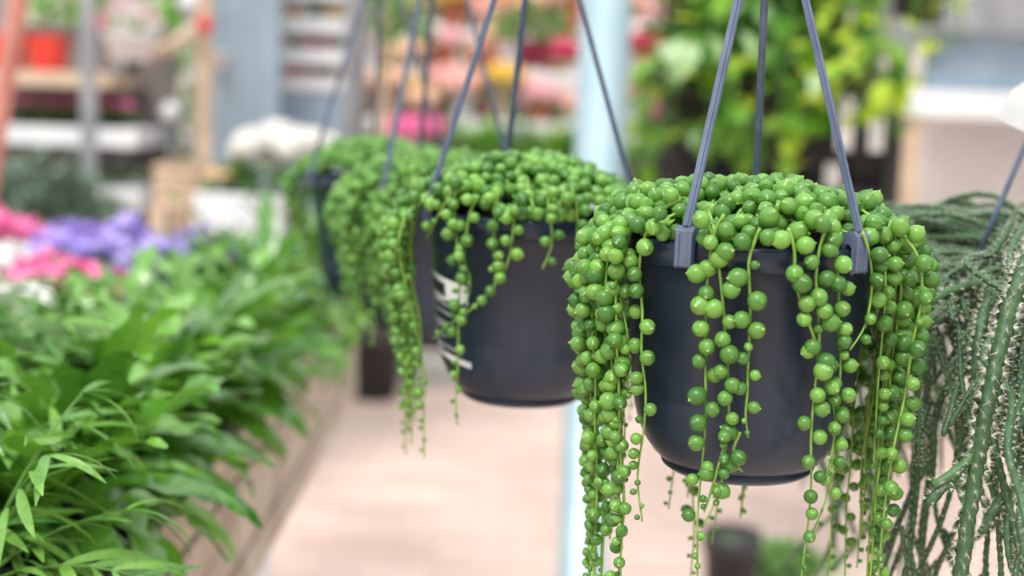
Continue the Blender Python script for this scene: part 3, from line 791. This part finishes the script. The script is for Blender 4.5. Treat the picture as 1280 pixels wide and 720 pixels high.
for i, px in enumerate((-38, 5, 56)):
    p = at(px, 88, 4.8); square_pot((p.x, 4.84, zs[0]), .05 if i < 2 else .055, .12, M['redpot'], 'glossy red square pot on the tan shelf, %s from the rack post' % ORD[2 - i], 'red square pots on the tan shelf')
for i, px in enumerate((-30, 2, 34, 66, 94, 128, 152)):
    p = at(px, 150, 4.86)
    flower((p.x, 4.86, zs[1]), 'cyclamen', 'pink cyclamen on the white shelf, %s from the wooden post' % ORD[6 - i], 'pink cyclamens on the white shelf', 'pink', 7, .022, LEAF['mid'], .045, .035, nl=30, L=.04, pot=(.035, .03), seed=500 + i, stem=.025)
for i, px in enumerate((124, 146, 166)):
    p = at(px, 236, 4.86)
    flower((p.x, 4.86, zs[2]), 'seedling_pot', 'pale green seedling on the small white shelf, %s from the rack post' % ORD[i], 'seedlings on the small white shelf', 'white', 2, .012, LEAF['mid'], .035, .03, nl=36, L=.035, pot=(.03, .025), seed=520 + i, potm=M['white'])
for i, (px, h_) in enumerate(((12, .30), (48, .36), (85, .30), (120, .2), (-25, .34))):
    p = at(px, 300, 4.55)
    flower((p.x, 4.55, zs[3]), 'dusty_shrub', 'grey-green dusty shrub under the white shelf, %s' % ('beside the rack post', 'in a clay pot below the red pots', 'in a dark pot below the cyclamens', 'the lowest one', 'behind the pink pole')[(2, 1, 0, 3, 4)[i]], 'dusty shrubs below the white shelf', 'white', 1, .01, LEAF['dusty'], .09, h_ - .1, nl=90, L=.075, pot=(.06, .08), seed=540 + i, potm=M['terracotta'] if i % 2 else M['dark'])
# upper greenery behind the rack
def hedge_tree(px, py, Y, rx, rz, m, label, group, seed, n=160, L=.12, cat='tree'):
    rnd = random.Random(seed); p = at(px, py, Y); root = thing('potted_tree', (p.x, Y, 0), label, cat, group)
    small_pot(root, .13, .3, M['dark'])
    MB().tube([(0, 0, .25), (.02, .01, p.z * .6), (0, 0, p.z)], .02, 7).build('trunk', M['tan'], root)
    mb = MB()
    foliage = foliage_mesh(root, m, rx, rz * 2, p.z - rz, n, L, rnd)
    return root
for i, (px, py, Y, rx, rz, m, lb) in enumerate(((50, 20, 5.8, .3, .22, 'mid', 'dark leafy potted tree behind the red pots'), (200, 40, 5.6, .22, .25, 'pothos', 'bright green potted tree behind the wooden post'),
        (215, 130, 5.9, .2, .25, 'mid', 'dark green potted tree low behind the wooden post'), (130, 10, 6.0, .26, .14, 'pothos', 'pale green potted tree above the shelf rack'), (478, 10, 6.3, .2, .14, 'mid', 'leafy green potted tree beside the seed rack'))):
    hedge_tree(px, py, Y, rx, rz, LEAF[m], lb, None, 560 + i, n=200, L=.1)
# dark crates below the rack and wicker basket
def crate(loc, w, d, h, m, label, name='wooden_crate', cat='crate', rows=3):
    root = thing(name, loc, label, cat)
    for i in range(rows):
        z0 = h * i / rows + .004; z1 = h * (i + 1) / rows - .004
        for a, b in (((-w, -d, z0), (w, -d + .012, z1)), ((-w, d - .012, z0), (w, d, z1)), ((-w, -d + .012, z0), (-w + .012, d - .012, z1)), ((w - .012, -d + .012, z0), (w, d - .012, z1))):
            box_obj('slat', a, b, m, root, 0)
    for sx in (-1, 1):
        for sy in (-1, 1): box_obj('corner_post', (sx * (w - .02) - .01, sy * (d - .02) - .01, 0), (sx * (w - .02) + .01, sy * (d - .02) + .01, h), m, root, 0)
    box_obj('bottom', (-w, -d, 0), (w, d, .008), m, root, 0)
    return root
p = at(222, 248, 4.5); tb, tz = rack('side_table', 'low brown wooden side table under the crate', 196, 252, 4.4, .3, [(250, 194, 256, M['tan'], .03)], (198, 250), M['tan'], 'table', z1=p.z - .02)
crate((at(224, 240, 4.5).x, 4.55, tz[0]), .065, .12, .11, M['tan'], 'tan wooden crate on the low side table')
p = at(272, 86, 4.84); r_ = .034
o = MB().lathe([(0, 0), (r_ * .7, 0), (r_ * .98, r_ * 1.5), (r_ * 1.06, r_ * 1.5), (r_ * 1.06, r_ * 1.8), (r_ * .9, r_ * 1.8), (r_ * .85, r_ * 1.2), (0, r_ * 1.2)], 20).build('white_pot', M['white']); o.location = (p.x, 4.852, p.z); tag(o, 'white round pot fixed to the blue-grey column', 'pot')
def globe(px, py, Y, r, label):
    p = at(px, py, Y); root = thing('globe_stake', (p.x, Y, 0), label, 'ornament')
    MB().tube([(0, 0, 0), (0, 0, p.z)], .006, 7).build('stake', M['steel_grey'], root)
    MB().lathe([(r * math.sin(PI * k / 10), p.z - r * math.cos(PI * k / 10)) for k in range(11)], 18).build('globe', M['white'], root)
globe(213, 140, 4.95, .036, 'small white globe on a thin stake behind the wooden post')
globe(240, 4, 5.15, .05, 'large white globe on a thin stake beside the column')
globe(262, 24, 5.3, .036, 'white globe on a thin stake close above the red-tipped rod')
a = at(194, 68, 4.66); b = at(250, 34, 4.66); rd = thing('garden_rod', a, 'pale peach diagonal rod with a red tip near the column', 'tool')
MB().tube([(0, 0, 0), tuple(b - a)], .02, 8).build('shaft', M['tan'], rd)
MB().tube([tuple(b - a), tuple((b - a) * 1.12), tuple((b - a) * 1.22)], lambda t: .03 - .01 * abs(t - .5), 10).build('tip', M['redpot'], rd)
# white hanging planter with pink flowers over the rack
def hang_white(px, py, Y, label, bl, r=.1, top=1.0):
    p = at(px, py, Y); root = thing('hanging_basket', p, label, 'hanging plant')
    MB().lathe([(0, 0), (r * .7, 0), (r * .98, r * .9), (r * 1.05, r * .9), (r * 1.05, r * 1.05), (r * .9, r * 1.05), (r * .85, r * .8), (0, r * .8)], 22).build('pot', M['white'], root)
    for k in range(3):
        u = Vector((math.cos(k * 2.1), math.sin(k * 2.1), 0)); MB().tube([u * r + Vector((0, 0, r)), u * .01 + Vector((0, 0, top))], .006, 6).build('hanger_wire', M['white'], root)
    rnd = random.Random(9); foliage_mesh(root, LEAF['mid'], r, .05, r, 24, .05, rnd)
    for k in range(16):
        o = link('blossom', BLO[bl if k % 4 else 'pink'], root); a = k * 2.4; q = math.sqrt(k / 16) * r * 1.05
        o.location = (q * math.cos(a), q * math.sin(a), r * 1.1 + .09 * (1 - k / 16)); o.scale = (.035,) * 3; o.rotation_euler = (-.5, rnd.uniform(-.5, .5), 0)
    return root
hang_white(163, 76, 4.3, 'white hanging basket of white flowers over the shelf rack', 'white', .078)
p = at(127, 42, 4.5)
hp = flower((p.x, 4.86, zs[0]), 'pink_ball_flower', 'round hot pink flower head in a pot beside the rack post', None, 'hotpink', 1, .05, LEAF['mid'], .03, .03, nl=16, L=.03, pot=(.03, .08), ball=True, seed=7)

# seed rack
rk2, z2 = rack('seed_rack', 'white shelving full of colourful jars beside the blue-grey column', 344, 410, 5.2, .3,
    [(-12, 344, 436, M['white'], .03), (21, 344, 436, M['white'], .062), (59, 344, 436, M['white'], .066), (96, 344, 436, M['white'], .05)], (342, 438), M['steel_grey'], z0=.6)
o = box_obj('lower_panel', tuple(Vector((at(346, 116, 5.2).x, 5.2, .5)) - Vector(rk2.location)), tuple(Vector((at(436, 116, 5.2).x, 5.23, at(390, 116, 5.2).z)) - Vector(rk2.location)), M['steel_blue'], rk2)
box_obj('back_panel', tuple(Vector((at(344, 100, 5.2).x, 5.49, .4)) - Vector(rk2.location)), tuple(Vector((at(436, 100, 5.2).x, 5.5, 2.0)) - Vector(rk2.location)), M['cream'], rk2)
def jar(loc, m, cap, label, group):
    root = thing('seed_jar', loc, label, 'jar', group)
    MB().lathe([(0, 0), (.019, 0), (.02, .004), (.02, .036), (.015, .042), (0, .042)], 14).build('body', m, root)
    MB().lathe([(.0155, .041), (.0165, .041), (.0165, .051), (0, .051)], 14).build('lid', cap, root)
rows = ((z2[1], ('yellow', 'orange', 'white', 'mid', 'yellow', 'yellow')), (z2[2], ('salmon', 'dark', 'orange', 'red', 'red', 'dark')), (z2[3], ('red', 'red', 'red', 'maroon', 'dark', 'yellow')))
cm = {**PET, 'dark': M['dark'], 'maroon': M['maroon'], 'mid': LEAF['mid']}
for j, (z, cs) in enumerate(rows):
    for i, k in enumerate(cs):
        p = at(352 + i * 14.5, 60, 5.3); jar((p.x, 5.29, z), cm[k], M['white'] if i % 3 else M['dark'], 'small %s jar, %s from the column on the %s jar shelf' % ({'mid': 'green', 'salmon': 'pale pink', 'dark': 'black'}.get(k, k), ORD[i], ('highest', 'middle', 'lowest')[j]), 'jars on the white shelving')
# tan post and stacked terracotta pots beside it
o = vert_beam('tan_post', 442, 466, 8.4, .06, M['tan'], 2.8); tag(o, 'pale tan board standing beside the white shelving', 'board')
# white planter box on legs with white flowers, pink clump beside it
YB = 3.4
a = at(242, 290, YB); b = at(352, 290, YB); zt = at(300, 243, YB).z
bx = thing('planter_box', ((a.x + b.x) / 2, YB + .1, 0), 'white planter box on legs standing before the blue-grey column', 'planter'); bl_ = Vector(bx.location)
w_ = (b.x - a.x) / 2
box_obj('front_panel', (-w_, -.1, a.z), (w_, -.085, zt), M['white'], bx); box_obj('back_panel', (-w_, .085, a.z), (w_, .1, zt), M['white'], bx)
box_obj('side_panel', (-w_, -.085, a.z), (-w_ + .015, .085, zt), M['white'], bx); box_obj('side_panel', (w_ - .015, -.085, a.z), (w_, .085, zt), M['white'], bx)
box_obj('bottom_panel', (-w_, -.085, a.z), (w_, .085, a.z + .012), M['white'], bx)
for sx in (-1, 1):
    for sy in (-1, 1): box_obj('leg', (sx * (w_ - .06) - .015, sy * .07 - .015, 0), (sx * (w_ - .06) + .015, sy * .07 + .015, a.z), M['white'], bx)
for i, (px, c, hh, dd) in enumerate(((308, 'white', .14, .0), (346, 'white', .16, .0), (276, 'peach', .075, 0))):
    p = at(px, 243, YB)
    y = YB + .1 + dd; z = a.z + .012
    if True:
        flower((p.x, y, z), 'white_hydrangea' if c == 'white' else 'peach_begonia', ('small white hydrangea beside the begonia in the planter box', 'broad white hydrangea at the end of the white planter box')[i] if c == 'white' else 'small peach begonia in the white planter box', 'white hydrangeas in the box' if c == 'white' else None,
               c, (9, 24)[i] if c == 'white' else 5, .034 if c == 'white' else .025, LEAF['mid'], (.058, .125)[i] if c == 'white' else .04, hh, nl=70, L=.05, pot=(.04, .07), seed=600 + i, ball=True, flat=.08)
# tiered flower display
YD = 7.0
ds = thing('flower_display', (at(600, 300, YD).x, YD + .4, 0), 'long dark tiered flower stand beyond the paved aisle', 'display stand'); do = Vector(ds.location)
x0, x1 = at(420, 300, YD).x - do.x, at(960, 300, YD).x - do.x
tiers = []
for i, (py, dy) in enumerate(((222, 0), (150, .34), (88, .68), (38, 1.0))):
    z = at(600, py, YD + dy).z; tiers.append((YD + dy, z))
    box_obj('tier_board', (x0, dy - .4, z - .04), (x1, dy - .4 + .3, z), M['white'] if i else M['dark'], ds)
    if i == 0: box_obj('front_panel', (x0, -.42, .12), (x1, -.4, z - .04), M['dark'], ds)
    for px in (x0 + .03, 0, x1 - .03): box_obj('upright', (px - .03, dy - .38, 0), (px + .03, dy - .32, z - .04), M['dark'], ds)
kb = MB().box((x0 + do.x - 1, YD - .45, 0), (x1 + do.x + 1.5, YD - .2, .12)).build('kerb', M['kerb'], None, False); structure(bevel(kb, .01))
cols = {0: ('mid',), 1: (), 2: (), 3: ()}
plan = {
 1: [('palepink', 440), ('peach', 462), ('peach', 486), ('yellow', 508), ('peach', 530), ('salmon', 554), ('salmon', 578), ('palepink', 604), ('yellow', 628), ('salmon', 652), ('palepink', 676), ('salmon', 700), ('salmon', 790), ('red', 812), ('pink', 834), ('salmon', 870)],
 2: [('white', 462), ('white', 486), ('peach', 510), ('white', 534), ('palepink', 556), ('salmon', 604), ('peach', 626), ('salmon', 690), ('hotpink', 702), ('white', 796), ('hotpink', 806), ('palepink', 826), ('peach', 850)],
 3: [('white', 470), ('peach', 496), ('peach', 520), ('palepink', 542), ('yellow', 564), ('salmon', 590), ('salmon', 612), ('yellow', 636), ('peach', 660), ('salmon', 690), ('salmon', 712), ('salmon', 792), ('palepink', 814), ('purple', 836)]}
nm = {'palepink': 'pale pink', 'hotpink': 'hot pink'}
tn = {1: 'lower', 2: 'middle', 3: 'upper'}
for t, lst in plan.items():
    y, z = tiers[t]
    for i, (c, px) in enumerate(lst):
        yy = y + .09 + .13 * (i % 2)
        flower((at(px, 100, yy).x, yy, z), 'flowering_pot', '%s flowering pot plant, %s along the %s tier from the terracotta stack' % (nm.get(c, c), ORD[i], tn[t]), '%s flowers on the %s tier' % (nm.get(c, c), tn[t]), c, 13, .05, LEAF['mid'], .09, .08,
               potm=M['white'] if i % 3 == 0 else M['terracotta'] if i % 3 == 1 else M['tan'], nl=30, L=.08, pot=(.06, .03 + .2 * ((i * 37 + t * 13) % 10) / 10), seed=700 + t * 40 + i, ball=True)
y, z = tiers[0]
lowest = [('mid', 440), ('whitec', 456), ('pinkc', 515), ('mid', 566), ('pothos', 606), ('mid', 646), ('pothos', 686), ('mid', 726), ('pothos', 800), ('mid', 840), ('mid', 880), ('pothos', 920)]
for i, (k, px) in enumerate(lowest[1:]):
    yy = y + .12; q = (at(px, 200, yy).x, yy, z)
    if k == 'pinkc': flower(q, 'flower_pot', 'wide bright pink flower clump on the lowest tier of the flower stand', None, 'pink', 44, .055, LEAF['mid'], .155, .17, nl=70, L=.08, pot=(.1, .08), seed=621, ball=True, flat=.12)
    elif k == 'whitec': flower(q, 'flower_pot', 'white flower clump on the lowest tier of the flower stand', None, 'white', 18, .045, LEAF['mid'], .08, .17, nl=60, L=.08, pot=(.06, .08), seed=622, ball=True, flat=.12)
    else: flower(q, 'leafy_pot', 'leafy green pot plant on the lowest tier, %s from the pink clump' % ORD[i - 2], 'green plants on the lowest tier', 'peach' if i % 4 == 1 else 'white', 2 if i % 2 else 0, .03, LEAF[k], .1, .2, nl=110, L=.1, pot=(.06, .08), seed=860 + i)
for i in range(4):
    o = MB().lathe([(0, 0), (.062, 0), (.076, .12), (.084, .12), (.084, .15), (.074, .15), (.064, .03), (0, .03)], 20).build('terracotta_pot', M['terracotta']); o.location = (at(434, 200, y + .12).x, y + .12, z + i * .075)
    tag(o, 'terracotta pot, %s of the nested stack on the flower stand' % ('lowest', 'second from the base', 'third from the base', 'topmost')[i], 'pot', 'nested terracotta pots')
# orange bowl and maroon hanging pot
p = at(575, 76, 5.3)
o = MB().lathe([(0, 0), (.04, 0), (.09, .05), (.098, .055), (.095, .062), (.085, .055), (.04, .02), (0, .02)], 24).build('orange_bowl', M['orange']); o.location = (p.x, tiers[2][0] + .06, tiers[2][1]); tag(o, 'wide orange bowl among flowers on the middle tier', 'bowl')
p = at(666, 84, 4.2); root = thing('hanging_basket', p, 'maroon hanging pot of bushy green leaves before the flower stand', 'hanging plant')
MB().lathe([(0, 0), (.038, 0), (.052, .06), (.057, .06), (.057, .075), (.05, .075), (.045, .05), (0, .05)], 22).build('pot', M['maroon'], root)
foliage_mesh(root, LEAF['mid'], .1, .12, .07, 120, .06, random.Random(3))
for k in range(3):
    u = Vector((math.cos(k * 2.1), math.sin(k * 2.1), 0)); MB().tube([u * .053 + Vector((0, 0, .07)), u * .005 + Vector((0, 0, .5))], .003, 6).build('hanger_wire', M['maroon'], root)

# ------------------------------------------------------------------ pothos vines on a dark rack to the right of the pillar
YV = 3.3
rk3 = thing('dark_rack', (at(955, 150, YV).x, YV + .38, .8), 'dark metal plant rack hung behind the trailing vines', 'shelf rack'); ro = Vector(rk3.location); z3 = [at(955, 232, YV + .2).z]
xa, xb = at(850, 150, YV + .2).x, at(1118, 150, YV + .2).x
for x in (xa, xb):
    for y in (YV + .18, YV + .51): box_obj('post', tuple(Vector((x - .02, y, z3[0] - .05)) - ro), tuple(Vector((x + .02, y + .04, 3.0)) - ro), M['dark'], rk3)
for z in (z3[0], 1.70): box_obj('shelf', tuple(Vector((xa, YV + .19, z - .05)) - ro), tuple(Vector((xb, YV + .55, z)) - ro), M['dark'], rk3)
structure(MB().box((-.6, YV + .1, 3.0), (3.4, YV + .6, 3.14)).build('beam_2', M['steel_grey'], None, False))
structure(MB().box((3.2, YV + .25, 0), (3.34, YV + .4, 3.0)).build('column_3', M['steel_grey'], None, False))
box_obj('back_panel', tuple(Vector((at(860, 100, YV).x, YV + .54, .9)) - Vector(rk3.location)), tuple(Vector((at(1118, 100, YV).x, YV + .56, 1.9)) - Vector(rk3.location)), M['dark'], rk3)
def vine_pot(px, py, Y, label, n, L, seed, lime=.15, drop=.3, rx=.13, up=.12, z=None):
    rnd = random.Random(seed); p = at(px, py, Y)
    if z is not None: p.z = z
    root = thing('trailing_pothos', p, label, 'hanging plant'); small_pot(root, .06, .1, M['dark'])
    for k in range(3):
        u = Vector((math.cos(k * 2.1 + .5), math.sin(k * 2.1 + .5), 0)); MB().tube([u * .06 + Vector((0, 0, .09)), u * .004 + Vector((0, 0, .5))] , .0025, 6).build('hanger_wire', M['dark'], root)
    MB().tube([(0, 0, .49), (0, 0, 3.0 - p.z)], .0025, 6).build('hanger_cord', M['dark'], root)
    vines = []
    for v in range(9):
        a = v * .7 + rnd.uniform(-.2, .2); r_ = rx * rnd.uniform(.6, 1.1); dz = drop * rnd.uniform(.3, 1)
        pts = smooth_path([Vector((0, 0, .09)), Vector((.5 * r_ * math.cos(a), .5 * r_ * math.sin(a), .09 + up * rnd.random())), Vector((r_ * math.cos(a), r_ * math.sin(a), .04)), Vector((r_ * 1.1 * math.cos(a), r_ * 1.1 * math.sin(a), -dz))], 4)
        vines.append((MB().tube(pts, .003, 5).build('vine', LEAF['mid'], root), pts))
    for i in range(n):
        vo, pts = vines[i % 9]; q = pts[rnd.randrange(2, len(pts))]; az = rnd.uniform(0, 6.28)
        if math.sin(az) > .3: az = -az
        o = link('leaf', rnd.choice(LIME if rnd.random() < lime else PALE if rnd.random() < .12 else HEART), vo)
        place(o, q + Vector((rnd.uniform(-.05, .05), rnd.uniform(-.05, .05), rnd.uniform(-.02, .05))), az, R(rnd.uniform(-60, 30)), rnd.uniform(-.5, .5), L * rnd.uniform(.65, 1.2))
    return root
for i, (px, py, Y, lb, n, L, li, dr, up, zz) in enumerate((
    (868, 30, 3.35, 'trailing pothos with big pale leaves high beside the pillar', 84, .085, .05, .2, .25, None),
    (918, 60, 3.45, 'trailing pothos at mid height on the dark rack, pillar side', 84, .075, .2, .25, .22, None),
    (965, 35, 3.4, 'trailing pothos high at the middle of the dark rack', 84, .075, .2, .25, .25, None),
    (1030, 30, 3.5, 'trailing pothos with dark leaves high on the dark rack', 84, .075, .1, .25, .22, None),
    (1060, 120, 3.3, 'trailing pothos with lime leaves at the outer end of the dark rack', 84, .065, .5, .12, .16, None),
    (950, 140, 3.35, 'trailing pothos low at the middle of the dark rack', 84, .07, .15, .1, .2, None),
    (872, 160, 3.4, 'bushy pothos low on the dark rack beside the pillar', 84, .065, .1, .1, .2, None))):
    vine_pot(px, py, Y, lb, n, L, 900 + i, li, dr, .13, up, zz)
vine_pot(1150, 30, 3.5, 'small lime pothos trailing sparsely before the white beam', 22, .06, 940, .6, .16, .1, .05)
o = box_obj('sign_card', (-.045, -.004, -.05), (.045, .004, .05), M['steel_grey'], None, .002); o.location = at(1118, 48, YV + .17); o.rotation_euler = (0, R(8), 0); tag(o, 'small grey card sign among the pothos vines', 'sign')
for i, px in enumerate((960, 1020, 1078)):
    square_pot((at(px, 230, YV + .3).x, YV + .3, z3[0]), .05, .09, M['dark'], 'dark square pot beneath the vines, %s from the pillar' % ORD[i], 'dark square pots beneath the vines')
o = box_obj('price_card', (-.02, -.003, -.03), (.02, .003, .03), M['paper'], None, .001); o.location = (at(1062, 235, YV).x, YV + .18, z3[0] + .03); tag(o, 'white price card standing before the dark pots', 'card')

# right: white beam, blue-grey panel, dark roof edge, pale posts
YW = 5.6
a = at(1122, 145, YW); b = at(1122, 112, YW)
structure(bevel(MB().box((a.x, YW, a.z), (a.x + 2.6, YW + .15, b.z)).build('beam_1', M['white'], None, False), .006))
a2 = at(1160, 105, YW + .2); b2 = at(1160, 42, YW + .2)
structure(bevel(MB().box((a2.x, YW + .2, a.z), (a2.x + 2.6, YW + .3, b2.z)).build('wall_panel', M['steel_blue'], None, False), .006))
structure(bevel(MB().box((a2.x - .1, YW + .1, b2.z), (a2.x + 2.8, YW + .7, b2.z + .35)).build('roof_edge', M['steel_grey'], None, False), .006))
structure(vert_beam('column_2', 1130, 1154, YW + .02, .1, M['tan'], z1=a.z))
structure(MB().box((at(1100, 300, YW).x, YW + .4, 0), (at(1100, 300, YW).x + 3.2, YW + .5, a.z + .02)).build('wall_right', M['palewall'], None, False))

# black pot with green plant on the floor beyond the pearls
p = at(915, 700, 3.6)
flower((p.x, 3.62, 0), 'floor_pot', 'tall black pot standing on the paving beyond the pearls', None, 'white', 0, .01, LEAF['mid'], .05, .015, nl=20, L=.04, pot=(.075, .25), seed=77)
p = at(985, 700, 3.75)
flower((p.x, 3.75, 0), 'floor_plant', 'low soft green plant beside the tall black pot', None, 'white', 0, .01, LEAF['mid'], .11, .08, nl=150, L=.06, pot=(.08, .12), seed=78)
